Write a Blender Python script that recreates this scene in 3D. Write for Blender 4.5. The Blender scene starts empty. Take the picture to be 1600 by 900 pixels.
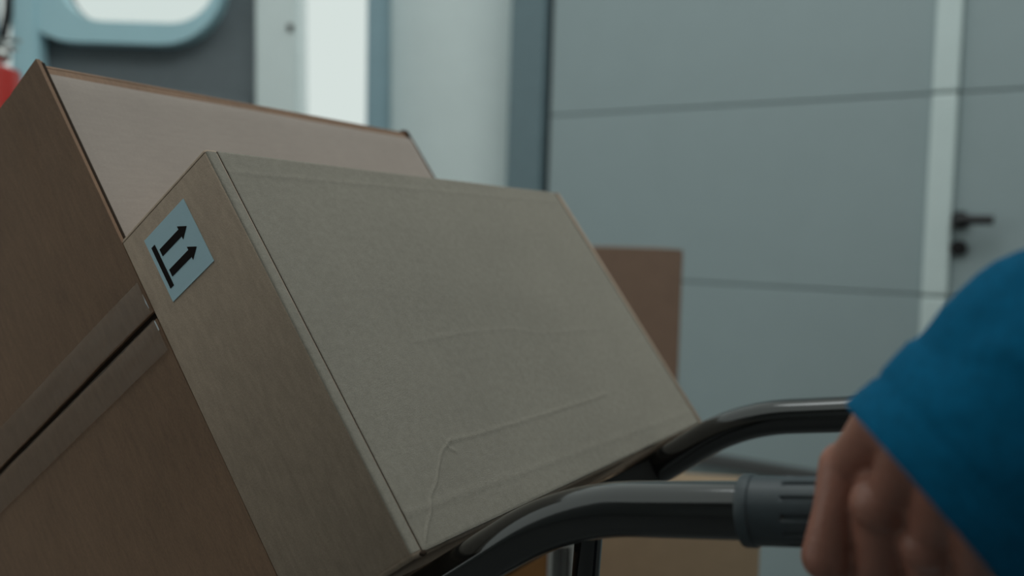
import bpy, bmesh, math, random
from mathutils import Vector, Matrix, noise
random.seed(7)

# ---------------------------------------------------------------- camera
F = 1441.0                      # focal length in pixels of the 1600 px frame
CAM_H = 1.20
UP = Vector((0.0305, -0.998, -0.0548)).normalized()      # world up in camera axes (x right, y down, z forward)
Yc = (Vector((0, 0, 1)) - Vector((0, 0, 1)).dot(UP) * UP).normalized()
Xc = Yc.cross(UP).normalized()
M = Matrix((Xc, Yc, UP))                                  # camera axes -> world axes
CAM = Vector((0, 0, CAM_H))
def W(p): return M @ Vector(p) + CAM
def at(x, y, z): return W(((x - 800) / F * z, (y - 450) / F * z, z))

sc = bpy.context.scene
col = sc.collection
cam = bpy.data.objects.new('camera', bpy.data.cameras.new('camera'))
col.objects.link(cam); sc.camera = cam
cr = Matrix((M @ Vector((1, 0, 0)), M @ Vector((0, -1, 0)), M @ Vector((0, 0, -1)))).transposed()
cam.matrix_world = Matrix.Translation(CAM) @ cr.to_4x4()
cam.data.sensor_width = 36.0
cam.data.lens = F / 1600 * 36.0
cam.data.clip_start = 0.02
cam.data.dof.use_dof = True
cam.data.dof.focus_distance = 0.66
cam.data.dof.aperture_fstop = 3.3
cam.data.dof.aperture_blades = 9

# ---------------------------------------------------------------- sky, lights, exposure
world = bpy.data.worlds.new('sky'); sc.world = world; world.use_nodes = True
bg = world.node_tree.nodes['Background']
bg.inputs[0].default_value = (0.665, 0.745, 0.715, 1); bg.inputs[1].default_value = 1.0
sc.view_settings.view_transform = 'Standard'
sc.view_settings.look = 'None'
sc.view_settings.gamma = 1
sc.view_settings.use_curve_mapping = False
sc.view_settings.exposure = 0.0

def area_light(name, loc, target, sx, sy, power, color):
    l = bpy.data.lights.new(name, 'AREA'); l.shape = 'RECTANGLE'; l.size = sx; l.size_y = sy; l.energy = power; l.color = color
    o = bpy.data.objects.new(name, l); col.objects.link(o); o.location = loc
    o.rotation_euler = (Vector(target) - Vector(loc)).to_track_quat('-Z', 'Y').to_euler(); return o
area_light('fill_light', (0.2, 1.3, 3.9), (0.2, 1.8, 0), 2.6, 0.8, 20, (0.93, 1.0, 1.0))  # unseen fill, added to brighten the door, van and box fronts
# ---------------------------------------------------------------- materials
def mat(name, base, rough=0.6, metallic=0.0, var=0.0, scale=60, bump=0.0, bscale=None, stretch=(1, 1, 1),
        spec=0.5, trans=0.0, alpha=1.0, sheen=0.0, coat=0.0, lines=0.0, line_scale=400, line_axis=1, spots=0.0, speck=0.0):
    m = bpy.data.materials.new(name); m.use_nodes = True
    nt = m.node_tree; N = nt.nodes; L = nt.links; b = N['Principled BSDF']
    b.inputs['Base Color'].default_value = (*base, 1)
    b.inputs['Roughness'].default_value = rough
    b.inputs['Metallic'].default_value = metallic
    b.inputs['Specular IOR Level'].default_value = spec
    b.inputs['Transmission Weight'].default_value = trans
    b.inputs['Alpha'].default_value = alpha
    b.inputs['Sheen Weight'].default_value = sheen
    b.inputs['Coat Weight'].default_value = coat
    tc = N.new('ShaderNodeTexCoord'); mp = N.new('ShaderNodeMapping'); mp.inputs['Scale'].default_value = stretch
    L.new(tc.outputs['Object'], mp.inputs[0])
    n1 = N.new('ShaderNodeTexNoise'); n1.inputs['Scale'].default_value = scale; n1.inputs['Detail'].default_value = 8
    n1.inputs['Roughness'].default_value = 0.65
    L.new(mp.outputs[0], n1.inputs['Vector'])
    if var:
        cr_ = N.new('ShaderNodeValToRGB')
        cr_.color_ramp.elements[0].position = 0.3; cr_.color_ramp.elements[1].position = 0.7
        cr_.color_ramp.elements[0].color = (*[c * (1 - var) for c in base], 1)
        cr_.color_ramp.elements[1].color = (*[min(1, c * (1 + var)) for c in base], 1)
        L.new(n1.outputs['Fac'], cr_.inputs[0])
        last = cr_.outputs[0]
        if speck:
            n3 = N.new('ShaderNodeTexNoise'); n3.inputs['Scale'].default_value = scale * 11; n3.inputs['Detail'].default_value = 3
            L.new(mp.outputs[0], n3.inputs['Vector'])
            r3 = N.new('ShaderNodeMapRange'); r3.inputs[1].default_value = 0.3; r3.inputs[2].default_value = 0.7
            r3.inputs[3].default_value = 1 - speck; r3.inputs[4].default_value = 1 + speck
            L.new(n3.outputs['Fac'], r3.inputs[0])
            mx = N.new('ShaderNodeVectorMath'); mx.operation = 'SCALE'
            L.new(last, mx.inputs[0]); L.new(r3.outputs[0], mx.inputs['Scale']); last = mx.outputs[0]
        if spots:
            n4 = N.new('ShaderNodeTexNoise'); n4.inputs['Scale'].default_value = 9; n4.inputs['Detail'].default_value = 4
            L.new(tc.outputs['Object'], n4.inputs['Vector'])
            r4 = N.new('ShaderNodeMapRange'); r4.inputs[1].default_value = 0.3; r4.inputs[2].default_value = 0.7
            r4.inputs[3].default_value = 1 - spots; r4.inputs[4].default_value = 1 + spots
            L.new(n4.outputs['Fac'], r4.inputs[0])
            mx = N.new('ShaderNodeVectorMath'); mx.operation = 'SCALE'
            L.new(last, mx.inputs[0]); L.new(r4.outputs[0], mx.inputs['Scale']); last = mx.outputs[0]
        L.new(last, b.inputs['Base Color'])
    if bump or lines:
        h = n1.outputs['Fac']
        if bscale:
            n2 = N.new('ShaderNodeTexNoise'); n2.inputs['Scale'].default_value = bscale; n2.inputs['Detail'].default_value = 6
            L.new(mp.outputs[0], n2.inputs['Vector']); h = n2.outputs['Fac']
        prev = None
        if bump:
            bp = N.new('ShaderNodeBump'); bp.inputs['Strength'].default_value = bump; bp.inputs['Distance'].default_value = 0.001
            L.new(h, bp.inputs['Height']); prev = bp.outputs[0]
        if lines:       # the flutes of the corrugated board
            wv = N.new('ShaderNodeTexWave'); wv.wave_type = 'BANDS'; wv.bands_direction = 'XYZ'[line_axis]
            wv.inputs['Scale'].default_value = line_scale; wv.inputs['Distortion'].default_value = 1.0
            L.new(tc.outputs['Object'], wv.inputs['Vector'])
            b2 = N.new('ShaderNodeBump'); b2.inputs['Strength'].default_value = lines; b2.inputs['Distance'].default_value = 0.0006
            L.new(wv.outputs['Fac'], b2.inputs['Height'])
            if prev: L.new(prev, b2.inputs['Normal'])
            prev = b2.outputs[0]
        L.new(prev, b.inputs['Normal'])
    return m

KRAFT_GREY = mat('kraft_grey', (0.315, 0.275, 0.225), 0.85, var=0.10, scale=140, bump=0.4, bscale=900, stretch=(1, 1, 1.3), lines=0.05, line_scale=60, line_axis=0, spots=0.05, speck=0.16)
KRAFT_SIDE = mat('kraft_side', (0.43, 0.315, 0.235), 0.85, var=0.11, scale=140, bump=0.4, bscale=900, stretch=(1.6, 1.6, .5), lines=0.05, line_scale=60, line_axis=1, spots=0.06, speck=0.16)
KRAFT_BROWN = mat('kraft_brown', (0.255, 0.145, 0.088), 0.8, var=0.13, scale=110, bump=0.4, bscale=700, stretch=(1.8, 1.8, .35), lines=0.12, line_scale=55, line_axis=1, spots=0.10, speck=0.15)
KRAFT_PINK = mat('kraft_pink', (0.40, 0.325, 0.285), 0.85, var=0.05, scale=110, bump=0.3, bscale=800, stretch=(.5, 1, 2.5), lines=0.05, line_scale=55, line_axis=0, spots=0.04, speck=0.06)
KRAFT_FAR = mat('kraft_far', (0.25, 0.155, 0.11), 0.85, var=0.06, scale=30, bump=0.2, bscale=300)
KRAFT_TAN = mat('kraft_tan', (0.36, 0.25, 0.16), 0.85, var=0.06, scale=30, bump=0.2, bscale=300)
KRAFT_ORANGE = mat('kraft_orange', (0.42, 0.19, 0.06), 0.8, var=0.08, scale=30, bump=0.2, bscale=300)
GAP_SHADE = mat('gap_shade', (0.045, 0.030, 0.022), 0.9, spec=0.1, var=0.15, scale=300, bump=0.5, bscale=1500)  # dark colour painting shade in the carton gaps; the hinge bolt shares it
TAPE = mat('clear_tape', (0.33, 0.23, 0.17), 0.28, alpha=0.35, var=0.1, scale=40, bump=0.25, bscale=120)
TAPE_W = mat('torn_tape', (0.7, 0.72, 0.75), 0.3, var=0.05, scale=100)
PAPER = mat('label_paper', (0.50, 0.70, 0.79), 0.55, var=0.02, scale=60, bump=0.1, bscale=600)
INK = mat('label_ink', (0.014, 0.009, 0.009), 0.8, spec=0.1, var=0.1, scale=200)
BLACK_PAINT = mat('black_paint', (0.008, 0.0075, 0.007), 0.13, var=0.15, scale=40, bump=0.03, bscale=250, spec=0.6, coat=0.5)
MATTE = mat('matte_black', (0.010, 0.009, 0.008), 0.7, var=0.1, scale=40, spec=0.15)
PAPER_W = mat('white_paper', (0.80, 0.78, 0.74), 0.6, var=0.02, scale=60)
RUBBER = mat('grip_rubber', (0.035, 0.045, 0.052), 0.42, var=0.1, scale=150, bump=0.15, bscale=900)
TYRE = mat('tyre_rubber', (0.02, 0.02, 0.02), 0.8, var=0.1, scale=80, bump=0.2)
STEEL = mat('steel', (0.55, 0.55, 0.53), 0.3, metallic=1.0, var=0.05, scale=100, bump=0.05)
DOOR_GREY = mat('door_grey', (0.40, 0.475, 0.49), 0.5, var=0.02, scale=8, bump=0.15, bscale=500, spec=0.3)
DOOR_GREY_D = mat('door_joint', (0.30, 0.35, 0.36), 0.7, var=0.05, scale=30)
WHITE_BAR = mat('white_profile', (0.78, 0.88, 0.87), 0.35, var=0.02, scale=20)
POST = mat('post_blue_grey', (0.18, 0.255, 0.285), 0.5, var=0.05, scale=20)
DARK = mat('dark_plastic', (0.02, 0.018, 0.02), 0.4, var=0.1, scale=80)
RAILM = mat('rail_grey', (0.10, 0.10, 0.10), 0.6, var=0.05, scale=40)
VAN_WHITE = mat('van_white', (0.87, 0.95, 0.94), 0.3, var=0.02, scale=10, coat=0.3)
VAN_DOOR = mat('van_door_inner', (0.50, 0.76, 0.84), 0.4, var=0.02, scale=10)
VAN_INNER = mat('van_inner', (0.30, 0.44, 0.50), 0.45, var=0.04, scale=10)
VAN_TRIM = mat('van_trim', (0.165, 0.19, 0.205), 0.7, var=0.06, scale=20)  # base lightened to paint in the glare beside the bright gap
RED = mat('extinguisher_red', (0.62, 0.03, 0.02), 0.3, var=0.05, scale=30, coat=0.4)
FLOOR = mat('concrete', (0.14, 0.145, 0.145), 0.7, var=0.15, scale=6, bump=0.3, bscale=80)
WALLM = mat('wall_plaster', (0.30, 0.32, 0.32), 0.8, var=0.05, scale=5, bump=0.2, bscale=100)
CEIL = mat('ceiling_metal', (0.35, 0.37, 0.37), 0.7, var=0.05, scale=5, bump=0.1)
FABRIC = mat('blue_fleece', (0.001, 0.098, 0.20), 0.95, var=0.18, scale=220, bump=0.6, bscale=1400, spec=0.12, spots=0.08)
TROUSER = mat('navy_twill', (0.02, 0.03, 0.05), 0.9, var=0.15, scale=200, bump=0.4, bscale=900)
LEATHER = mat('shoe_leather', (0.03, 0.025, 0.02), 0.5, var=0.15, scale=90, bump=0.2)
HAIR = mat('hair_brown', (0.05, 0.03, 0.02), 0.7, var=0.3, scale=120, bump=0.5, stretch=(1, 1, 0.2))
EYEM = mat('eye_white', (0.7, 0.7, 0.68), 0.2, var=0.02, scale=100)
GLASS = bpy.data.materials.new('window_glass'); GLASS.use_nodes = True
_n = GLASS.node_tree.nodes; _n.clear(); _o = _n.new('ShaderNodeOutputMaterial'); _g = _n.new('ShaderNodeBsdfGlass'); _g.inputs['IOR'].default_value = 1.05
_t = _n.new('ShaderNodeBsdfTransparent'); _t.inputs[0].default_value = (0.97, 0.98, 0.98, 1)
_m = _n.new('ShaderNodeMixShader'); _m.inputs[0].default_value = 0.1
GLASS.node_tree.links.new(_t.outputs[0], _m.inputs[1]); GLASS.node_tree.links.new(_g.outputs[0], _m.inputs[2]); GLASS.node_tree.links.new(_m.outputs[0], _o.inputs[0])
SKIN = mat('skin', (0.33, 0.14, 0.10), 0.36, var=0.14, scale=45, bump=0.5, bscale=380, spots=0.12, speck=0.05)
_b = SKIN.node_tree.nodes['Principled BSDF']; _b.inputs['Subsurface Weight'].default_value = 0.12; _b.inputs['Subsurface Radius'].default_value = (0.01, 0.004, 0.002)
_b.inputs['Subsurface Scale'].default_value = 0.5

# ---------------------------------------------------------------- helpers
def tag(o, label=None, cat=None, group=None, kind=None):
    if label: o['label'] = label
    if cat: o['category'] = cat
    if group: o['group'] = group
    if kind: o['kind'] = kind
    return o
def empty(name, mw):
    o = bpy.data.objects.new(name, None); col.objects.link(o); o.matrix_world = mw; o.empty_display_size = 0.05; return o
def obj(name, bm, m, parent=None, mw=None, smooth=False, angle=35):
    bmesh.ops.recalc_face_normals(bm, faces=bm.faces[:])
    me = bpy.data.meshes.new(name); bm.to_mesh(me); bm.free()
    me.materials.append(m)
    if smooth:
        for p in me.polygons: p.use_smooth = True
        me.set_sharp_from_angle(angle=math.radians(angle))
    o = bpy.data.objects.new(name, me); col.objects.link(o)
    if parent: o.parent = parent
    if mw is not None: o.matrix_world = mw
    return o
def box(bm, a, b, bev=0.0, seg=2):
    a = Vector(a); b = Vector(b); c = (a + b) / 2; s = b - a
    r = bmesh.ops.create_cube(bm, size=1, matrix=Matrix.Translation(c) @ Matrix.Diagonal((*s, 1)))
    if bev:
        es = list({e for v in r['verts'] for e in v.link_edges})
        bmesh.ops.bevel(bm, geom=es, offset=bev, segments=seg, affect='EDGES', profile=0.6)
def bx(*args, **k):
    bm = bmesh.new(); box(bm, *args, **k); return bm
def cyl(bm, p0, p1, r0, r1=None, seg=20, caps=True):
    p0 = Vector(p0); p1 = Vector(p1); r1 = r0 if r1 is None else r1
    d = p1 - p0; q = Vector((0, 0, 1)).rotation_difference(d.normalized()).to_matrix().to_4x4()
    bmesh.ops.create_cone(bm, cap_ends=caps, segments=seg, radius1=r0, radius2=r1, depth=d.length, matrix=Matrix.Translation((p0 + p1) / 2) @ q)
def fillet(pts, rad, n=10):
    out = [Vector(pts[0])]
    for i in range(1, len(pts) - 1):
        a, b, c = Vector(pts[i - 1]), Vector(pts[i]), Vector(pts[i + 1])
        u = (a - b).normalized(); v = (c - b).normalized()
        p, q = b + u * rad, b + v * rad
        for k in range(n + 1):
            s = k / n
            out.append(p * (1 - s) ** 2 + b * 2 * s * (1 - s) + q * s * s)
    out.append(Vector(pts[-1])); return out
def sweep(bm, pts, rad, seg=28, caps=True, prof=None, up=(0, 0, 1)):
    pts = [Vector(p) for p in pts]; n = len(pts); rings = []
    ref = Vector(up)
    for i, p in enumerate(pts):
        t = (pts[min(i + 1, n - 1)] - pts[max(i - 1, 0)]).normalized()
        x = (ref - ref.dot(t) * t).normalized(); y = t.cross(x)
        ref = x
        r = rad[i] if isinstance(rad, (list, tuple)) else rad
        ring = []
        for k in range(seg):
            a = 2 * math.pi * k / seg
            rr = r * (prof(a, i) if prof else 1)
            ring.append(bm.verts.new(p + x * rr * math.cos(a) + y * rr * math.sin(a)))
        rings.append(ring)
    for i in range(n - 1):
        for k in range(seg):
            bm.faces.new((rings[i][k], rings[i][(k + 1) % seg], rings[i + 1][(k + 1) % seg], rings[i + 1][k]))
    if caps:
        bm.faces.new(rings[0][::-1]); bm.faces.new(rings[-1])
    return rings
def extrude_poly(bm, pts, to3, depth):
    """pts 2D outline, to3(x, y, d) -> 3D, closed prism"""
    a = [bm.verts.new(to3(x, y, 0)) for x, y in pts]; b = [bm.verts.new(to3(x, y, depth)) for x, y in pts]
    bm.faces.new(a); bm.faces.new(b[::-1]); n = len(pts)
    for i in range(n): bm.faces.new((a[i], a[(i + 1) % n], b[(i + 1) % n], b[i]))
def ball(bm, c, r, s=(1, 1, 1), seg=20, rot=None):
    m_ = Matrix.Translation(Vector(c)) @ (rot.to_4x4() if rot else Matrix.Identity(4)) @ Matrix.Diagonal((r * s[0], r * s[1], r * s[2], 1))
    bmesh.ops.create_uvsphere(bm, u_segments=seg, v_segments=seg // 2, radius=1, matrix=m_)
def limb(bm, chain):
    for i, (p, r) in enumerate(chain):
        ball(bm, p, r)
        if i: cyl(bm, chain[i - 1][0], p, chain[i - 1][1], r, 20)
def fuse(bm, voxel, smooth=6, fac=0.5):
    me = bpy.data.meshes.new('tmp'); bm.to_mesh(me); bm.free()
    o = bpy.data.objects.new('tmp', me); col.objects.link(o)
    r = o.modifiers.new('r', 'REMESH'); r.mode = 'VOXEL'; r.voxel_size = voxel
    s = o.modifiers.new('s', 'SMOOTH'); s.factor = fac; s.iterations = smooth
    dg = bpy.context.evaluated_depsgraph_get(); dg.update()
    em = bpy.data.meshes.new_from_object(o.evaluated_get(dg))
    bpy.data.objects.remove(o); bpy.data.meshes.remove(me)
    nb = bmesh.new(); nb.from_mesh(em); bpy.data.meshes.remove(em); return nb
def append(bm, other):
    me = bpy.data.meshes.new('t'); other.to_mesh(me); other.free(); bm.from_mesh(me); bpy.data.meshes.remove(me)

# ---------------------------------------------------------------- the setting: rolling sectional door, post, floor, walls
H = 0.55                                                      # height of one door section
dW = M @ Vector((-2120, -144, 1441)); dW.z = 0; dW.normalize()  # along the door, away from the camera
P0 = at(1465, 391, 2.52); P0.z = 0
wx = -dW; wy = Vector((0, 0, 1)).cross(wx); wz = Vector((0, 0, 1))
if wy.dot(P0) < 0: wy = -wy                                    # wy points away from the room
flip = wx.cross(wy).z < 0
WM = Matrix.Translation(P0) @ Matrix((wx, wy, wz)).transposed().to_4x4()
SEAM0 = CAM_H - 0.226 * H                                      # a joint just below eye level
L0 = -1.265                                                     # left end of the door beside the post
door = obj('door_1', bx((L0, 0.012, 0), (3.2, 0.07, SEAM0 + 4 * H)), DOOR_GREY_D, mw=WM); tag(door, kind='structure')
rows = [(0.0, SEAM0 - H)] + [(SEAM0 + k * H, SEAM0 + (k + 1) * H) for k in range(-1, 4)]
for (z0, z1) in rows:
    for (x0, x1) in ((L0, -0.032), (0.032, 0.93), (1.0, 3.2)):
        obj('door_panel', bx((x0 + 0.002, 0, z0 + 0.0022), (x1 - 0.002, 0.032, z1 - 0.0022), bev=0.003), DOOR_GREY, door)
        pass
    obj('vertical_profile', bx((-0.032, -0.022, z0 + 0.0025), (0.032, 0.032, z1 - 0.004), bev=0.006), WHITE_BAR, door)
    obj('vertical_profile', bx((0.93, -0.022, z0 + 0.004), (1.0, 0.032, z1 - 0.004), bev=0.006), WHITE_BAR, door)
rail = bx((L0 + .03, -0.03, SEAM0 - H - 0.022), (-0.05, 0.0, SEAM0 - H + 0.018), bev=0.006)
obj('dark_rail', rail, RAILM, door)
# lever handle and lock on the wicket door
hz = SEAM0 + 0.377 * H
bm = bmesh.new(); cyl(bm, (0.053, 0, hz), (0.053, -0.012, hz), 0.024, seg=32)
handle = obj('lever_handle', bm, DARK, door, smooth=True)
bm = bmesh.new(); sweep(bm, fillet([(0.053, -0.01, hz), (0.053, -0.05, hz), (0.138, -0.05, hz)], 0.014, 6), 0.0125, 16)
obj('lever', bm, DARK, handle, smooth=True)
bm = bmesh.new(); cyl(bm, (0.053, 0, hz - .075), (0.053, -0.012, hz - .075), 0.021, seg=32); cyl(bm, (0.053, -.01, hz - .075), (0.053, -0.02, hz - .075), 0.009, seg=20)
obj('lock_cylinder', bm, DARK, door, smooth=True)

post = bx((L0 - 0.165, -0.02, 0), (L0 - 0.022, 0.12, 3.4), bev=0.008)
tag(obj('trim_1', post, POST, mw=WM), kind='structure')
tag(obj('trim_2', bx((L0 - 0.022, 0.02, 0), (L0, 0.08, 3.4)), DARK, mw=WM), kind='structure')
tag(obj('wall_back', bx((L0 - 0.2, 0.02, SEAM0 + 4 * H), (4.0, 0.16, 4.2)), WALLM, mw=WM), kind='structure')
tag(obj('floor', bx((-9, -6, -0.1), (9, 14, 0)), FLOOR), kind='structure')
tag(obj('wall_front', bx((-5.0, -3.2, 0), (5.0, -3.0, 4.2)), WALLM), kind='structure')
tag(obj('wall_left', bx((-5.0, -3.0, 0), (-4.8, -0.8, 4.2)), WALLM), kind='structure')

tag(obj('ceiling', bx((-5.0, -3.2, 4.2), (5.0, -1.6, 4.3)), CEIL), kind='structure')  # unseen strip, added and cut back to hold off light from above
# ---------------------------------------------------------------- truck frame of reference
S = 0.88
w_ = Vector((0.51012997, -0.0313393, 0.85952618)); v_ = Vector((-0.49105062, -0.83106949, 0.26113749)); t_ = -Vector((0.70614212, -0.55528493, -0.43934264))
Dc = Vector(((662 - 800) / F, (866 - 450) / F, 1)) * (0.66 * S)
w3, v3 = (M @ w_).normalized(), (M @ v_).normalized(); t3 = v3.cross(w3).normalized()
TR = Matrix((w3, t3, v3)).transposed().to_4x4()               # local x across, y down towards the toe plate, z off the frame
def TF(x, y, z): return W(Dc) + w3 * x * S + t3 * y * S + v3 * z * S
def frame_at(x, y, z): return Matrix.Translation(TF(x, y, z)) @ TR
TM = frame_at(0, 0, 0)
def pix_on_side(px, py, x=-0.012):
    """where the sight line meets the load's side plane -> local (y, z) in unscaled units; used to measure the label"""
    r = (W(((px - 800) / F, (py - 450) / F, 1)) - CAM)
    o = TF(x, 0, 0); k = (o - CAM).dot(w3) / r.dot(w3); p = CAM + r * k - o
    return p.dot(t3) / S, p.dot(v3) / S
def pix_on_front(px, py):
    r = (W(((px - 800) / F, (py - 450) / F, 1)) - CAM)
    o = TF(0, 0, 0); k = (o - CAM).dot(t3) / r.dot(t3); p = CAM + r * k - o
    return p.dot(w3) / S, p.dot(v3) / S

# ---------------------------------------------------------------- cardboard cartons on the truck
def carton_body(x0, x1, y0, y1, z0, z1, r, slot0, slot1, depth=0.006, rz=0.004):
    """cross-section in x/y with rounded corners; the front (y0) is recessed between slot0 and slot1 to take the front panel"""
    def arc(cx, cy, a0, a1, n=6, r=r):
        return [(cx + r * math.cos(math.radians(a0 + (a1 - a0) * i / n)), cy + r * math.sin(math.radians(a0 + (a1 - a0) * i / n))) for i in range(n + 1)]
    pts = arc(x0 + r, y0 + r, 180, 270) + [(slot0, y0), (slot0, y0 + depth), (slot1, y0 + depth), (slot1, y0)]
    q = 0.0012
    pts += arc(x1 - r, y0 + r, 270, 360) + arc(x1 - q, y1 - q, 0, 90, r=q) + arc(x0 + q, y1 - q, 90, 180, r=q)
    g_ = 0.0008
    pts = pts + [(x0, y1 - q - g_), (x0, y0 + r + g_)]
    bm = bmesh.new(); rings = []
    cx, cy = (x0 + x1) / 2, (y0 + y1) / 2
    levels = []
    for i in range(5):
        a = math.radians(90 * i / 4); levels.append((z0 + rz * (1 - math.sin(a)), rz * (1 - math.cos(a))))
    levels = levels + [(z0 + rz + 0.0008, 0.0)]
    prof = levels + [(z1 - (z - z0), ins) for z, ins in levels[::-1]]
    for z, ins in prof:
        fx = 1 - ins / ((x1 - x0) / 2); fy = 1 - ins / ((y1 - y0) / 2)
        rings.append([bm.verts.new(Vector(((cx + (x - cx) * fx), (cy + (y - cy) * fy), z)) * S) for x, y in pts])
    n = len(pts)
    for a, b in zip(rings, rings[1:]):
        for i in range(n): bm.faces.new((a[i], a[(i + 1) % n], b[(i + 1) % n], b[i]))
    bm.faces.new(rings[0][::-1]); bm.faces.new(rings[-1])
    return bm
def relief_panel(x0, x1, z0, z1, y, creases, nx, nz, thick=0.0045, wave=0.0006, round_=0.003):
    bm = bmesh.new(); g = []
    for j in range(nz + 1):
        row = []
        for i in range(nx + 1):
            u = i / nx; u = u if not creases else (u * .4 if u < .45 else .18 + (u - .45) * .82 / .55)
            x = x0 + (x1 - x0) * u; z = z0 + (z1 - z0) * j / nz
            h = wave * (noise.noise(Vector((x * 7, z * 7, 1.3))) + 0.4 * noise.noise(Vector((x * 23, z * 23, 4))))
            for pl, wd, hh in creases:
                d, side = 9, 1
                for (a, b) in zip(pl, pl[1:]):
                    ax, az = a; bx_, bz = b; ux, uz = bx_ - ax, bz - az; l2 = ux * ux + uz * uz
                    s = max(0, min(1, ((x - ax) * ux + (z - az) * uz) / l2))
                    ex, ez = x - ax - s * ux, z - az - s * uz; dd = math.hypot(ex, ez)
                    if dd < d: d = dd; side = 1 if ux * ez - uz * ex > 0 else -1
                h += hh * math.exp(-(d / wd) ** 2) * (1 + 0.6 * side * min(1, d / wd))
            e = min(x - x0, x1 - x, z - z0, z1 - z)
            if e < round_: h -= round_ * 0.45 * (1 - e / round_) ** 2
            row.append(bm.verts.new(Vector((x, y - h, z)) * S))
        g.append(row)
    for j in range(nz):
        for i in range(nx): bm.faces.new((g[j][i], g[j][i + 1], g[j + 1][i + 1], g[j + 1][i]))
    r = bmesh.ops.extrude_edge_only(bm, edges=[e for e in bm.edges if e.is_boundary])
    for v in r['geom']:
        if isinstance(v, bmesh.types.BMVert): v.co.y = (y + thick) * S
    return bm

# small carton
X0, X1, T1, ZT = -0.012, 0.603, 0.129, 0.3665
small = empty('cardboard_box', frame_at(0, 0, 0))
tag(small, 'grey-brown flat cardboard box with an arrows label, nearest on the hand truck', 'box')
SB = (X0, X1, 0.0, T1, 0.0, ZT)
obj('carton', carton_body(*SB, 0.0025, -0.0006, 0.5925), KRAFT_SIDE, small, smooth=True, angle=50)
c1 = [pix_on_front(*p) for p in ((700, 690), (745, 680), (800, 664), (860, 645), (950, 616))]
c2 = [pix_on_front(*p) for p in ((650, 535), (720, 522), (800, 514), (850, 522), (945, 514))]
c3 = [pix_on_front(*p) for p in ((703, 688), (690, 705), (685, 730), (682, 752), (672, 775), (673, 800), (667, 822), (664, 845))]
c4 = [pix_on_front(*p) for p in ((690, 680), (700, 700), (712, 706))]
c5 = [(0.0, 0.030), (0.2, 0.026), (0.59, 0.018)]
c6 = [(0.0, 0.342), (0.3, 0.345), (0.59, 0.347)]
obj('front_panel', relief_panel(0.0012, 0.5905, 0.002, ZT - 0.002, 0.0, [(c1, .0022, .0004), (c2, .003, .00022), (c3, .0012, .0006), (c4, .002, .0005), (c5, .004, .0003), (c6, .003, .0003)], 380, 250, round_=0.0012),
    KRAFT_GREY, small, smooth=True, angle=50)
bm = bmesh.new(); ball(bm, Vector((0.0006, 0.0004, 0.001)) * S, 0.0022, (1.6, 0.7, 0.9), seg=12); obj('notch_shade', bm, GAP_SHADE, small, smooth=True)  # dark bead painting the shaded hole at the foot of the slit
def strip_bm():
    bm = bmesh.new()
    prof = [(-0.0116, 0.0012), (-0.0114, 0.0004), (-0.0106, -0.0003), (-0.009, -0.0006), (-0.0025, -0.0005), (-0.0012, 0.0), (-0.0009, 0.0008), (-0.0009, 0.0012)]
    a = [bm.verts.new(Vector((x, y, 0.004)) * S) for x, y in prof]; b = [bm.verts.new(Vector((x, y, ZT - 0.004)) * S) for x, y in prof]
    bm.faces.new(a[::-1]); bm.faces.new(b)
    for i in range(len(a)): bm.faces.new((a[i], a[(i + 1) % len(a)], b[(i + 1) % len(a)], b[i]))
    return bm
obj('fold_strip', strip_bm(), KRAFT_GREY, small, smooth=True, angle=60)
for xa, xb in ((-0.0010, 0.0011), (0.5906, 0.5924)):
    obj('gap_shade', bx(Vector((xa, 0.0004, 0.003)) * S, Vector((xb, 0.004, ZT - 0.003)) * S), GAP_SHADE, small)  # dark strips painting the shade inside the slits
# label: white paper, two arrows and a bar
corners = [pix_on_side(*p) for p in ((282, 308), (335, 400), (277, 473), (225, 385))]
ly0 = (corners[0][0] + corners[1][0]) / 2; ly1 = (corners[2][0] + corners[3][0]) / 2
lz1 = (corners[0][1] + corners[3][1]) / 2; lz0 = (corners[1][1] + corners[2][1]) / 2
lab = obj('label', bx(Vector((X0 - 0.0006, ly0, lz0)) * S, Vector((X0 + 0.0005, ly1, lz1)) * S), PAPER, small); lab['label'] = 'white label with black up arrows'
def on_label(u, v): return (ly0 + (ly1 - ly0) * u, lz0 + (lz1 - lz0) * v)      # u away from the arrow tips, v up the box
def ink(name, pts):
    bm = bmesh.new(); extrude_poly(bm, [on_label(*p) for p in pts], lambda a, b, d: Vector((X0 - 0.0004 - d, a, b)) * S, 0.0005)
    obj(name, bm, INK, lab)
for vc in (0.665, 0.335):
    ink('arrow', [(0.80, vc - .055), (0.80, vc + .055), (0.32, vc + .055), (0.32, vc + .105), (0.16, vc), (0.32, vc - .105), (0.32, vc - .055)])
ink('bar', [(0.93, 0.17), (0.93, 0.83), (0.845, 0.83), (0.845, 0.17)])

# large carton
BT0 = T1 + 0.0002; BT1 = BT0 + 0.60; BZ = 0.574; BX1 = 0.555
big = empty('cardboard_box', frame_at(0, BT0, 0))
tag(big, 'large brown cardboard box with a taped middle seam, lying behind the flat box', 'box')
obj('carton', carton_body(X0 + 0.0036, BX1, 0, BT1 - BT0, 0.0, BZ, 0.0012, -0.0070, BX1 - 0.003, 0.0050, 0.006), KRAFT_BROWN, big, smooth=True, angle=50)
obj('front_panel', relief_panel(-0.0056, BX1 - 0.0035, 0.002, BZ - 0.018, 0.0, [], 60, 60, wave=0.0009), KRAFT_PINK, big, smooth=True, angle=50)
MID = 0.2885
for xa, xb in ((-0.0082, -0.0057), (BX1 - 0.0036, BX1 - 0.0026)):
    obj('gap_shade', bx(Vector((xa, -0.0004, 0.006)) * S, Vector((xb, 0.004, BZ - 0.006)) * S), GAP_SHADE, big)  # shade of the panel grooves, painted as dark strips
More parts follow.
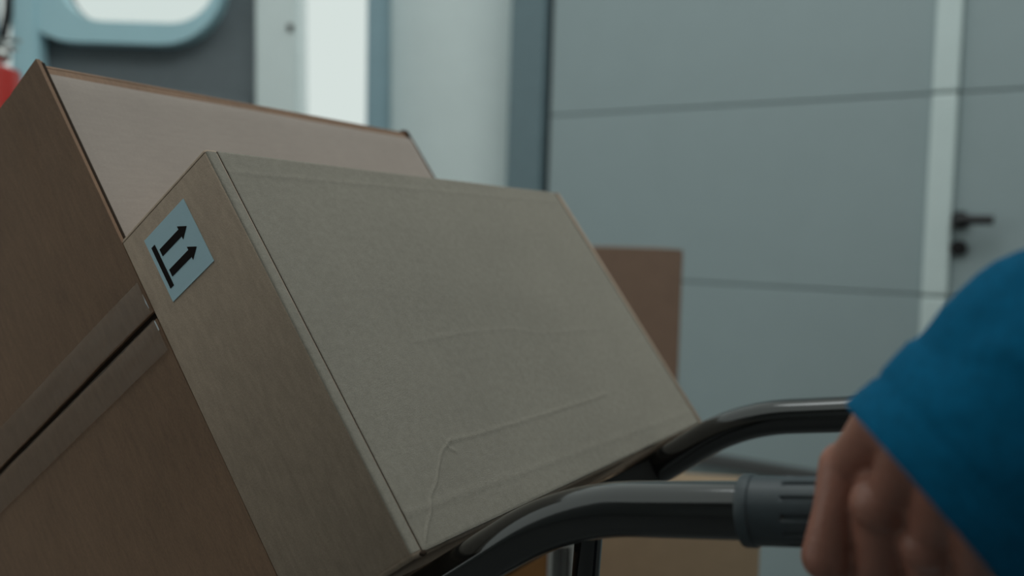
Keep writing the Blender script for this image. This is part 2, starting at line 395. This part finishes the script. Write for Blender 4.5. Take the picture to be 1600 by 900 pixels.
def flap(z0, z1, seed):
    bm = bmesh.new(); nx, nz = 90, 46; T = BT1 - BT0; g = []
    for j in range(nz + 1):
        row = []
        for i in range(nx + 1):
            y = 0.0001 + (T - 0.002) * i / nx; z = z0 + (z1 - z0) * j / nz
            h = 0.0016 * noise.noise(Vector((y * 4 + seed, z * 5, seed))) + 0.0005 * noise.noise(Vector((y * 30 + seed, z * 6, 2)))
            for yc in (0.030, 0.052, 0.235): h -= 0.0007 * math.exp(-((y - yc - 0.004 * noise.noise(Vector((z * 9, yc * 30, seed)))) / 0.0022) ** 2)
            e = min(y, z - z0 if seed < 5 else z1 - z)
            wob = 0.0012 * noise.noise(Vector((y * 18, seed * 3, 0)))
            zz = z + (wob if (j == nz and seed < 5) or (j == 0 and seed >= 5) else 0)
            row.append(bm.verts.new(Vector((X0 - h, y, zz)) * S))
        g.append(row)
    for j in range(nz):
        for i in range(nx): bm.faces.new((g[j][i], g[j][i + 1], g[j + 1][i + 1], g[j + 1][i]))
    r = bmesh.ops.extrude_edge_only(bm, edges=[e for e in bm.edges if e.is_boundary])
    for v in r['geom']:
        if isinstance(v, bmesh.types.BMVert): v.co.x = (X0 + 0.0035) * S
    return bm
obj('flap', flap(0.002, MID - 0.0035, 1.0), KRAFT_BROWN, big, smooth=True, angle=40)
obj('flap', flap(MID + 0.0035, BZ - 0.002, 7.0), KRAFT_BROWN, big, smooth=True, angle=40)
obj('seam_shadow_board', bx(Vector((X0 + 0.0025, 0.003, MID - 0.01)) * S, Vector((X0 + 0.0034, BT1 - BT0 - .01, MID + 0.01)) * S), GAP_SHADE, big)
def tape_strip(z0, z1, seed):
    bm = bmesh.new(); nx, nz = 160, 10; T = BT1 - BT0; g = []
    for j in range(nz + 1):
        row = []
        for i in range(nx + 1):
            y = 0.001 + (T - 0.003) * i / nx; z = z0 + (z1 - z0) * j / nz
            h = 0.0021 + 0.0016 * noise.noise(Vector((y * 4 + (1 if seed == 1 else 7), z * 5, (1 if seed == 1 else 7)))) + 0.00035 * noise.noise(Vector((y * 50, z * 90, seed)))
            row.append(bm.verts.new(Vector((X0 - h, y, z)) * S))
        g.append(row)
    for j in range(nz):
        for i in range(nx): bm.faces.new((g[j][i], g[j][i + 1], g[j + 1][i + 1], g[j + 1][i]))
    return bm
obj('clear_tape', tape_strip(MID - 0.034, MID - 0.0038, 1), TAPE, big, smooth=True)['label'] = 'glossy clear packing tape'
obj('clear_tape', tape_strip(MID + 0.0038, MID + 0.034, 2), TAPE, big, smooth=True)['label'] = 'glossy clear packing tape'
bm = bmesh.new()
for (y, z, ly, lz) in ((0.0004, MID + 0.014, 0.0004, 0.007), (0.0006, MID - 0.010, 0.0005, 0.005)):
    vs = [bm.verts.new(Vector((X0 - 0.0026 - 0.0012 * random.random(), y + ly * a, z + lz * b)) * S) for a, b in ((-1, -.9), (0.2, -1), (1, -.2), (0.7, .8), (-.4, 1), (-1, .1))]
    f_ = bm.faces.new(vs); r = bmesh.ops.extrude_face_region(bm, geom=[f_])
    for v in r['geom']:
        if isinstance(v, bmesh.types.BMVert): v.co.x -= 0.0003
obj('torn_tape_end', bm, TAPE_W, big)

# ---------------------------------------------------------------- hand truck
truck = empty('hand_truck', frame_at(0.245, 0, 0))
tag(truck, 'black tubular hand truck tilted back under the cardboard boxes', 'hand truck')
RT = 0.0185
off = Vector((0.245, 0, 0))
def tl(p): return (Vector(p) - off) * S
hd = (M @ Vector((0.8597, 0.0542, -0.508))); hd.z = 0; hd.normalize(); hd = (hd + Vector((0, 0, 0.165))).normalized()
hl = Vector((hd.dot(w3), hd.dot(t3), hd.dot(v3)))             # handle direction in truck axes
handle_ends = {}
ZR = -RT - 0.0045
for nm, xs in (('near', 0.040), ('far', 0.452)):
    V = Vector((xs, -0.098, ZR))
    E = V + hl * 0.30
    bm = bmesh.new()
    P = fillet([(xs, 1.12, ZR), tuple(V), tuple(E)], 0.055, 16)
    sweep(bm, [tl(p) for p in P], RT * S, 36, up=(1, 0, 0))
    obj('side_tube', bm, BLACK_PAINT, truck, smooth=True, angle=50)
    # grip with collar and ribs
    a0, a1 = 0.127, 0.290
    RG = 0.0214
    bm = bmesh.new()
    N_ = 60; stations = [a0, a0 + .0003, a0 + 0.0015, a0 + 0.0075, a0 + 0.0085, a0 + .012, a0 + 0.028, a0 + 0.030] + [a0 + 0.030 + (a1 - a0 - 0.034) * i / 20 for i in range(1, 21)] + [a1]
    radii = [RT * 1.02, RG * 1.03, RG * 1.06, RG * 1.06, RG * 1.01, RG, RG, RG] + [RG] * 20 + [RG * 0.8]
    def prof(a, i):
        if i < 7 or i >= len(stations) - 1: return 1.0
        return 1.0 - 0.075 * (1 if (math.degrees(a) % 30) > 21 else 0)
    sweep(bm, [tl(V + hl * s) for s in stations], [r * S for r in radii], 120, prof=prof, up=(1, 0, 0))
    g = obj('grip', bm, RUBBER, truck, smooth=True, angle=30); g['label'] = 'ribbed dark rubber grip'
    handle_ends[nm] = (V, E)
for y in (0.03, 0.30, 0.66, 1.0):
    bm = bmesh.new(); box(bm, tl((0.045, y - .015, ZR - .012)), tl((0.447, y + .015, ZR + .014)), bev=0.003)
    obj('crossbar', bm, MATTE, truck, smooth=True)
bm = bmesh.new()
P = TF(0.172, -0.045, ZR) ; inv = truck.matrix_world.inverted()
q0 = P; q1 = P + Vector((0.0, 0, -0.34)) + t3.xy.to_3d() * 0.02
sweep(bm, [inv @ q0, inv @ ((q0 + q1) / 2), inv @ q1], 0.0105, 20, up=(1, 0, 0))
obj('strut', bm, BLACK_PAINT, truck, smooth=True)
bm = bmesh.new(); q2 = TF(0.172, 0.30, ZR)
sweep(bm, [inv @ q1, inv @ q2], 0.0095, 16, up=(1, 0, 0)); obj('strut', bm, BLACK_PAINT, truck, smooth=True)
toe_y = BT1 + 0.005
bm = bmesh.new(); box(bm, tl((0.0, toe_y, -0.03)), tl((0.49, toe_y + .008, 0.30)), bev=0.002); obj('toe_plate', bm, BLACK_PAINT, truck)
# the wheels touch the floor below the lower end of the tubes
low = TF(0.245, 1.10, ZR - 0.10)
rad_w = 0.13
axle_c = Vector((low.x, low.y, rad_w))
bm = bmesh.new(); cyl(bm, inv @ (axle_c - w3 * .27), inv @ (axle_c + w3 * .27), 0.010, seg=20); obj('axle', bm, STEEL, truck, smooth=True)
for s in (-1, 1):
    c = axle_c + w3 * .25 * s
    bm = bmesh.new()
    pts = [(0.045, -.02), (.085, -.022), (.118, -.024), (.13, -.012), (.13, .012), (.118, .024), (.085, .022), (0.045, .02)]
    rings = []
    ex = Vector((0, 0, 1)); ey = w3.cross(ex)
    for k in range(40):
        a = 2 * math.pi * k / 40
        rings.append([bm.verts.new(inv @ (c + (ex * math.cos(a) + ey * math.sin(a)) * r + w3 * x)) for r, x in pts])
    for k in range(40):
        for i in range(8): bm.faces.new((rings[k][i], rings[k][(i + 1) % 8], rings[(k + 1) % 40][(i + 1) % 8], rings[(k + 1) % 40][i]))
    wh = obj('wheel', bm, TYRE, truck, smooth=True)
    bm = bmesh.new(); cyl(bm, inv @ (c - w3 * .018), inv @ (c + w3 * .018), 0.05, seg=28); obj('wheel_hub', bm, STEEL, wh, smooth=True)
    wh.children[0].matrix_parent_inverse = Matrix.Identity(4)
    bm = bmesh.new(); sweep(bm, [inv @ (axle_c + w3 * .2 * s), inv @ TF(0.245 + 0.206 * s, 1.0, ZR)], 0.012, 14, up=(1, 0, 0)); obj('axle_bracket', bm, BLACK_PAINT, truck, smooth=True)

# ---------------------------------------------------------------- cartons standing behind
def carton(px, py_top, z, wdt, dep, mtl, yaw, label, right_edge=True, tape=True):
    p = at(px, py_top, z); h = p.z
    e = empty('cardboard_box', Matrix.Translation((p.x, p.y, 0)) @ Matrix.Rotation(yaw, 4, 'Z'))
    obj('carton', bx((-wdt, 0, 0), (0, dep, h - 0.003), bev=0.004), mtl, e, smooth=True)
    obj('flap', bx((-wdt + .001, 0.001, h - 0.003), (-.001, dep / 2 - .002, h), bev=.0008, seg=1), mtl, e)
    obj('flap', bx((-wdt + .001, dep / 2 + .002, h - 0.003), (-.001, dep - .001, h), bev=.0008, seg=1), mtl, e)
    tag(e, label, 'box'); return e, h
e, h = carton(1068, 390, 1.95, 0.42, 0.34, KRAFT_FAR, 0.0, 'tall plain reddish-brown carton standing between the flat box and the grey door')
e, h = carton(1190, 815, 1.55, 0.35, 0.30, KRAFT_TAN, -0.14, 'plain tan carton on the floor, seen below the black grips')
e, h = carton(926, 822, 1.20, 0.27, 0.17, KRAFT_ORANGE, -0.12, 'orange-brown carton with a white barcode label, under the hand truck')
lb = obj('label', bx((-0.057, -0.0008, h - 0.10), (-0.018, 0.0005, h - 0.018)), PAPER_W, e); lb['label'] = 'white barcode label'
x = -0.050; i = 0
while x < -0.026:
    wv = (0.0012, 0.0022, 0.0008, 0.003)[i % 4]
    obj('barcode_bar', bx((x, -0.0014, h - 0.085), (x + wv, -0.0006, h - 0.030)), INK, lb); x += wv + (0.0011, 0.0016, 0.0009)[i % 3]; i += 1

# ---------------------------------------------------------------- delivery van with open rear doors
ZV = 3.30
def vx(px): return (px - 800) / F * ZV
VO = at(0, 371, ZV)
van = empty('delivery_van', Matrix.Translation((0, 0, 0)))
tag(van, 'white delivery van at left with rear doors open, window and grey inner trim showing', 'van')
ex3 = M @ Vector((1, 0, 0)); ex3.z = 0; ex3.normalize(); ey3 = Vector((0, 0, 1)).cross(ex3)
VB = Matrix((ex3, ey3, Vector((0, 0, 1)))).transposed()
def vp(px, py, dz=0.0):
    """point on the van's rear plane, in world"""
    return at(px, py, ZV) + ey3 * dz
def slab(pts, y0, y1, name, m, parent, hole=None, bev=0.0):
    a0 = [vp(*p) for p in pts]
    bm = bmesh.new()
    if hole:
        h0 = [vp(*p) for p in hole]
        es = []
        def loop(ps):
            vs = [bm.verts.new(p + ey3 * y0) for p in ps]
            return [bm.edges.new((vs[i], vs[(i + 1) % len(vs)])) for i in range(len(vs))]
        es = loop(a0) + loop(h0)
        bmesh.ops.triangle_fill(bm, use_beauty=True, use_dissolve=False, edges=es)
        r = bmesh.ops.extrude_face_region(bm, geom=bm.faces[:])
        for v in r['geom']:
            if isinstance(v, bmesh.types.BMVert): v.co += ey3 * (y1 - y0)
    else:
        a = [bm.verts.new(p + ey3 * y0) for p in a0]; b = [bm.verts.new(p + ey3 * y1) for p in a0]
        bm.faces.new(a); bm.faces.new(b[::-1])
        for i in range(len(a)): bm.faces.new((a[i], a[(i + 1) % len(a)], b[(i + 1) % len(a)], b[i]))
        if bev: bmesh.ops.bevel(bm, geom=bm.edges[:], offset=bev, segments=3, affect='EDGES')
    return obj(name, bm, m, parent, smooth=True, angle=40)
def rrect(x0, y0, x1, y1, r, n=8, skew=0.0):
    out = []
    for cx, cy, a0 in ((x1 - r, y0 + r, -90), (x1 - r, y1 - r, 0), (x0 + r, y1 - r, 90), (x0 + r, y0 + r, 180)):
        for i in range(n + 1):
            a = math.radians(a0 + 90 * i / n); X = cx + r * math.cos(a); Y = cy + r * math.sin(a); out.append((X, Y + skew * (X - x0)))
    return out
BOT = 790
win = rrect(92, -330, 340, 33, 72, skew=0.03)
frame_hole = win
surround = rrect(18, -380, 352, 64, 100, skew=0.03)
# door shell = outer skin with window hole; surround = raised inner frame; trim panel below
shell = slab([(22, -420), (402, -420), (404, BOT), (22, BOT)], 0.05, 0.09, 'door_shell', VAN_TRIM, van, hole=win)
sur = slab(surround, -0.02, 0.05, 'window_surround', VAN_DOOR, van, hole=win)
slab([(22, -420), (62, -420), (70, BOT), (22, BOT)], -0.03, 0.05, 'door_frame', VAN_DOOR, van, bev=0.012)
slab(win, 0.065, 0.07, 'window_pane', GLASS, shell)
slab([(84, 120), (390, 150), (392, 700), (84, 700)], 0.02, 0.055, 'trim_panel', VAN_TRIM, van, bev=0.012)
slab([(400, -420), (464, -420), (478, BOT), (404, BOT)], -0.03, 0.12, 'body_pillar', VAN_WHITE, van, bev=0.012)
hb = bmesh.new(); ball(hb, vp(457, 46, -0.035), 0.012, seg=16); obj('hinge_bolt', hb, GAP_SHADE, van, smooth=True)
slab([(-160, -420), (14, -420), (-2, 60), (-30, BOT), (-160, BOT)], -0.10, 0.0, 'side_panel', VAN_INNER, van, bev=0.01)
bm = bmesh.new(); sweep(bm, [vp(*p, -0.03) for p in ((26, -420), (24, -60), (20, 20), (12, 60), (-8, 100), (-40, 150))], 0.016, 12); obj('rubber_seal', bm, DARK, van, smooth=True)
# right rear door swung open
slab([(578, -420), (606, -420), (604, BOT), (566, BOT)], -0.01, 0.10, 'door_edge', VAN_INNER, van, bev=0.01)
slab([(604, -420), (835, -420), (828, BOT), (602, BOT)], 0.10, 0.16, 'open_door', VAN_WHITE, van, bev=0.006)

# ---------------------------------------------------------------- fire extinguisher
ext_c = at(-22, 200, 2.3)
ext = empty('fire_extinguisher', Matrix.Translation((ext_c.x, ext_c.y, 1.05)))
tag(ext, 'red fire extinguisher at the left edge beside the van door', 'fire extinguisher')
top_z = at(0, 108, 2.3).z - 1.05
bm = bmesh.new(); R_ = 0.078
prof_e = [(0.0, 0.0), (R_ * .9, 0.0), (R_, 0.012), (R_, top_z - 0.012), (R_ * .96, top_z - 0.002), (R_ * .6, top_z + .008), (0.022, top_z + 0.014), (0.022, top_z + .03)]
rings = [[bm.verts.new((r * math.cos(2 * math.pi * k / 32), r * math.sin(2 * math.pi * k / 32), z)) for k in range(32)] for r, z in prof_e[1:]]
for a, b in zip(rings, rings[1:]):
    for k in range(32): bm.faces.new((a[k], a[(k + 1) % 32], b[(k + 1) % 32], b[k]))
bm.faces.new(rings[0][::-1]); bm.faces.new(rings[-1]); obj('cylinder', bm, RED, ext, smooth=True)
bm = bmesh.new(); cyl(bm, (0, 0, top_z + .028), (0, 0, top_z + .05), 0.018); box(bm, (-.012, -.012, top_z + .045), (.075, .012, top_z + .056), bev=.003); box(bm, (-.012, -.012, top_z + .066), (.085, .012, top_z + .074), bev=.003)
ball(bm, (0.045, -0.01, top_z + .03), .02, seg=16)
obj('valve', bm, STEEL, ext, smooth=True)
bm = bmesh.new(); sweep(bm, fillet([(-.015, 0, top_z + .04), (-.08, 0, top_z + .05), (-.11, 0, top_z - .05), (-.10, 0, 0.15)], .03, 6), 0.008, 12, up=(0, 1, 0)); obj('hose', bm, DARK, ext, smooth=True)
stand = empty('equipment_stand', Matrix.Translation((ext_c.x, ext_c.y, 0)))
tag(stand, 'dark floor stand carrying the red fire extinguisher', 'stand')
bm = bmesh.new(); box(bm, (-.11, -.11, 1.035), (.11, .11, 1.05), bev=.004); obj('tray', bm, DARK, stand)
bm = bmesh.new(); cyl(bm, (0, 0, 0.01), (0, 0, 1.036), 0.022); obj('pole', bm, DARK, stand, smooth=True)
bm = bmesh.new(); cyl(bm, (0, 0, 0), (0, 0, 0.015), 0.16, seg=40); obj('base', bm, DARK, stand, smooth=True)

# ---------------------------------------------------------------- the person
Vn, En = handle_ends['near']
GA = TF(*Vn); GD = hd                                            # grip axis: start and direction in world
e1 = (CAM - (GA + GD * 0.2)); e1 = (e1 - e1.dot(GD) * GD).normalized()    # towards the viewer
e2 = Vector((0, 0, 1)); e2 = (e2 - e2.dot(GD) * GD - e2.dot(e1) * e1).normalized()
def G(a, th, rho):                                             # along the grip, angle up from the viewer's side, radius
    th = math.radians(th); return GA + GD * a + (e1 * math.cos(th) + e2 * math.sin(th)) * rho
def proj(p):
    c = M.transposed() @ (p - CAM); return (800 + F * c.x / c.z, 450 + F * c.y / c.z, c.z)
hand = bmesh.new()
# axial position, angles and radii of MCP, PIP, DIP, tip
fing = [  # a_mcp, a_pip, a_dip, a_tip, angles, radii, thickness
    (0.174, 0.161, 0.162, 0.165, (33, -36, -105, -160), (0.040, 0.037, 0.033, 0.030), (0.0125, 0.0120, 0.0106, 0.0095)),
    (0.192, 0.181, 0.182, 0.184, (5, -70, -130, -178), (0.045, 0.039, 0.033, 0.030), (0.0132, 0.0122, 0.0108, 0.0096)),
    (0.210, 0.202, 0.203, 0.204, (-17, -88, -140, -184), (0.044, 0.038, 0.033, 0.030), (0.0125, 0.0116, 0.0104, 0.0092)),
    (0.226, 0.221, 0.221, 0.222, (-44, -108, -150, -188), (0.040, 0.035, 0.031, 0.029), (0.0115, 0.0104, 0.0094, 0.0084)),
]
wrist = at(1500, 690, 0.39)
mcps = []
for a0_, a1_, a2_, a3_, th, rh, rr in fing:
    m0, m1, m2, m3 = G(a0_, th[0], rh[0]), G(a1_, th[1], rh[1]), G(a2_, th[2], rh[2]), G(a3_, th[3], rh[3])
    mid = (m0 + m1) / 2 + (m0 + m1 - 2 * (GA + GD * (a0_ + a1_) / 2)).normalized() * 0.003
    limb(hand, [(m0, rr[0]), (mid, rr[0] * 0.80), (m1, rr[1] * .97), ((m1 + m2) / 2, rr[1] * .9), (m2, rr[2]), (m3, rr[3])])
    mcps.append(m0)
for i, m0 in enumerate(mcps):
    back = at(*((1378, 664, .422), (1432, 704, .400), (1486, 752, .388), (1535, 806, .388))[i])
    q = m0.lerp(back, 0.5) - e1 * 0.002
    limb(hand, [(m0, 0.0120 - .0007 * i), (m0.lerp(q, .5), .0108), (q, 0.0118), (back, 0.0135), (wrist, 0.018)])
    ball(hand, m0 + (m0 - GA - GD * fing[i][0]).normalized() * (0.0035 if i else 0.001), (0.0112, 0.0138, 0.0118, 0.0100)[i])         # knuckle
    tq = m0.lerp(back, 0.25)
    limb(hand, [(m0 + e1 * .004, 0.0065), (q + e1 * 0.0092, 0.0042), (back + e1 * .009, 0.005)])   # extensor tendons
palm = (mcps[0] + mcps[2] + wrist) / 3
ball(hand, palm - e1 * .016, 0.026, (1, 1, .8))
# thumb: leaves the index side of the palm near the wrist and closes over the top on the far side
tb = mcps[0].lerp(wrist, 0.72) - e2 * .010 - e1 * .014
limb(hand, [(wrist.lerp(mcps[0], .2), 0.016), (tb, 0.0150), (G(0.222, 120, 0.036), 0.0130), (G(0.206, 155, 0.032), 0.0112), (G(0.196, 185, 0.030), 0.0098)])
elbow = W((0.415, -0.02, 0.235)); shoulder = W((0.60, -0.27, 0.16))
limb(hand, [(wrist, 0.0265), (wrist.lerp(elbow, .2), 0.029), (wrist.lerp(elbow, .6), 0.038), (elbow, 0.042), (elbow.lerp(shoulder, .5), 0.045), (shoulder, 0.05)])
body = fuse(hand, 0.0014, 5, 0.5)
# rest of the body: stands behind the truck, both hands forward
fwd = -hd.copy(); fwd.z = 0; fwd.normalize(); lft = Vector((0, 0, 1)).cross(fwd)
if (shoulder - (shoulder + lft)).dot(CAM - shoulder) > 0: pass
pc = shoulder - lft * 0.19; pc.z = 0
def B(f, l, z): return pc + fwd * f + lft * l + Vector((0, 0, z))
zs = shoulder.z
rb = bmesh.new()
limb(rb, [(B(-.02, 0, 0.93), .145), (B(-.01, 0, 1.12), .125), (B(0, 0, 1.28), .14), (B(-.01, 0, zs - .03), .12), (B(0, 0, zs + .07), .058), (B(.02, 0, zs + .13), .056)])
for s in (-1, 1): limb(rb, [(B(0, 0, zs - .03), .09), (B(0, s * .17, zs - .02), .065)])
ball(rb, B(.035, 0, zs + .225), .10, (0.98, .78, 1.2), rot=Matrix((fwd, lft, Vector((0, 0, 1)))).transposed(), seg=28)
limb(rb, [(B(.06, 0, zs + .16), .05), (B(.09, 0, zs + .135), .03)])
limb(rb, [(B(.125, 0, zs + .235), .008), (B(.148, 0, zs + .205), .014)])
for s in (-1, 1):
    ball(rb, B(.03, s * .079, zs + .215), .026, (.8, .35, 1.2), rot=Matrix((fwd, lft, Vector((0, 0, 1)))).transposed())
limb(rb, [(B(.118, -.02, zs + .172), .007), (B(.124, 0, zs + .173), .008), (B(.118, .02, zs + .172), .007)])
step = (0.16, -0.14)
for s, st in zip((-1, 1), step):
    limb(rb, [(B(-.02, s * .09, .92), .092), (B(st * .6, s * .10, .50), .062), (B(st, s * .10, .30), .058), (B(st, s * .10, .09), .036), (B(st + .12, s * .10, .045), .032)])
# far arm reaches for the far grip
GF = TF(*handle_ends['far'][0]) + hd * 0.24
rs = B(0, -.18, zs - .02); re = rs.lerp(GF, .5) + Vector((0, 0, -.12)); rw = GF - hd * -.05 + Vector((0, 0, .05))
limb(rb, [(rs, .052), (re, .042), (rw, .028)])
limb(rb, [(rw, .026), (GF + Vector((0, 0, .035)), .024)])
e1f = -lft
for k in range(4):
    c = GF - hd * (0.035 - 0.024 * k)
    limb(rb, [(c + Vector((0, 0, .036)) + lft * -.01, .0125), (c - lft * .036, .012), (c - lft * .016 - Vector((0, 0, .031)), .0105), (c + lft * .018 - Vector((0, 0, .027)), .009)])
limb(rb, [(rw, .018), (GF + lft * .034 + Vector((0, 0, .02)), .014), (GF + lft * .032 - hd * .045, .011)])
append(body, fuse(rb, 0.006, 5))
person = empty('person', Matrix.Translation(pc))
tag(person, 'person in a blue fleece sleeve gripping the near handle of the hand truck', 'person')
pi = person.matrix_world.inverted()
bmesh.ops.transform(body, matrix=pi, verts=body.verts[:])
obj('body', body, SKIN, person, smooth=True, angle=180)
# jacket: sleeve lofted with folds, torso and far sleeve
jk = bmesh.new()
ax = (elbow - wrist).normalized()
cz = 0.385
cuff = at(1455, 786, cz)
vr = (cuff - CAM).normalized(); d0 = M @ Vector((0.81, -0.587, 0)); d0 = (d0 - d0.dot(vr) * vr).normalized()
path = [cuff, cuff + d0 * .035, cuff + d0 * .08 + ax * .01, wrist.lerp(elbow, .7), elbow, elbow.lerp(shoulder, .4), elbow.lerp(shoulder, .8), shoulder]
def catmull(P, n):
    out = []
    Q = [P[0] * 2 - P[1]] + P + [P[-1] * 2 - P[-2]]
    for i in range(1, len(Q) - 2):
        for k in range(n):
            t = k / n; a, b, c, d = Q[i - 1], Q[i], Q[i + 1], Q[i + 2]
            out.append(0.5 * ((2 * b) + (c - a) * t + (2 * a - 5 * b + 4 * c - d) * t * t + (3 * b - a - 3 * c + d) * t ** 3))
    out.append(P[-1]); return out
sp = catmull(path, 14); rad = []
tot = len(sp)
for i in range(tot):
    s = i / (tot - 1)
    r = 0.0525 + 0.008 * max(0, min(1, s * 2.4 - .25)) + 0.012 * s
    if i < 1: r *= .985
    rad.append(r)
def folds(a, i):
    p = Vector((math.cos(a) * 1.2, math.sin(a) * 1.2, i * .11))
    f = 0.10 * noise.noise(p * 1.3 + Vector((3, 1, 0))) + 0.05 * noise.noise(p * 3.1)
    f += 0.03 * math.sin(i * 0.55 + 2.2 * math.sin(a + .6) + a)
    f += -0.025 * math.sin(i * .42 + 3 * a) * (0.5 + 0.5 * math.sin(a * 2 + i * .13))
    return (1 + f * min(1, 0.05 + i / 45)) * (0.982 if i == 8 else 1)
sweep(jk, sp, rad, 96, prof=folds, up=(0, 0, 1), caps=False)
me_ = bmesh.new()
sweep(me_, [cuff + (sp[1] - sp[0]).normalized() * k for k in (0.0, .0005, .012, .0125)], [0.0475, 0.0520, 0.0528, 0.048], 72, up=(0, 0, 1), caps=False); append(jk, me_)
rj = bmesh.new()
limb(rj, [(B(-.02, 0, 0.88), .165), (B(-.01, 0, 1.12), .145), (B(0, 0, 1.28), .158), (B(-.01, 0, zs - .03), .135), (B(0, 0, zs + .04), .075)])
for s in (-1, 1): limb(rj, [(B(0, 0, zs - .03), .105), (B(0, s * .175, zs - .02), .085)])
limb(rj, [(rs, .078), (re, .062), (re.lerp(rw, .85), .045)])
limb(rj, [(shoulder, .085), (elbow.lerp(shoulder, .7), .075)])
append(jk, fuse(rj, 0.009, 4))
bmesh.ops.transform(jk, matrix=pi, verts=jk.verts[:])
jo = obj('jacket', jk, FABRIC, person, smooth=True, angle=180); jo['label'] = 'blue fleece jacket'
tr = bmesh.new()
for s, st in zip((-1, 1), step):
    limb(tr, [(B(-.02, s * .065, .90), .105), (B(st * .6, s * .10, .50), .085), (B(st, s * .10, .30), .075), (B(st, s * .10, .09), .065)])
tr = fuse(tr, 0.01, 4); bmesh.ops.transform(tr, matrix=pi, verts=tr.verts[:]); obj('trousers', tr, TROUSER, person, smooth=True, angle=180)
for s, st in zip((-1, 1), step):
    sh = bmesh.new(); limb(sh, [(B(st - .04, s * .10, .05), .05), (B(st + .07, s * .10, .048), .048), (B(st + .16, s * .10, .038), .038)])
    sh = fuse(sh, .006, 3)
    bmesh.ops.transform(sh, matrix=pi, verts=sh.verts[:]); obj('shoe', sh, LEATHER, person, smooth=True, angle=180)
hr = bmesh.new(); ball(hr, B(.015, 0, zs + .25), .107, (0.98, .80, 1.08), rot=Matrix((fwd, lft, Vector((0, 0, 1)))).transposed(), seg=32)
for v in hr.verts:
    v.co += Vector((noise.noise(v.co * 40), noise.noise(v.co * 41 + Vector((5, 0, 0))), 0)) * .004
bmesh.ops.transform(hr, matrix=pi, verts=hr.verts[:]); obj('hair', hr, HAIR, person, smooth=True, angle=180)
for s in (-1, 1):
    ey = bmesh.new(); ball(ey, B(.118, s * .032, zs + .232), .0085); bmesh.ops.transform(ey, matrix=pi, verts=ey.verts[:]); obj('eye', ey, EYEM, person, smooth=True)
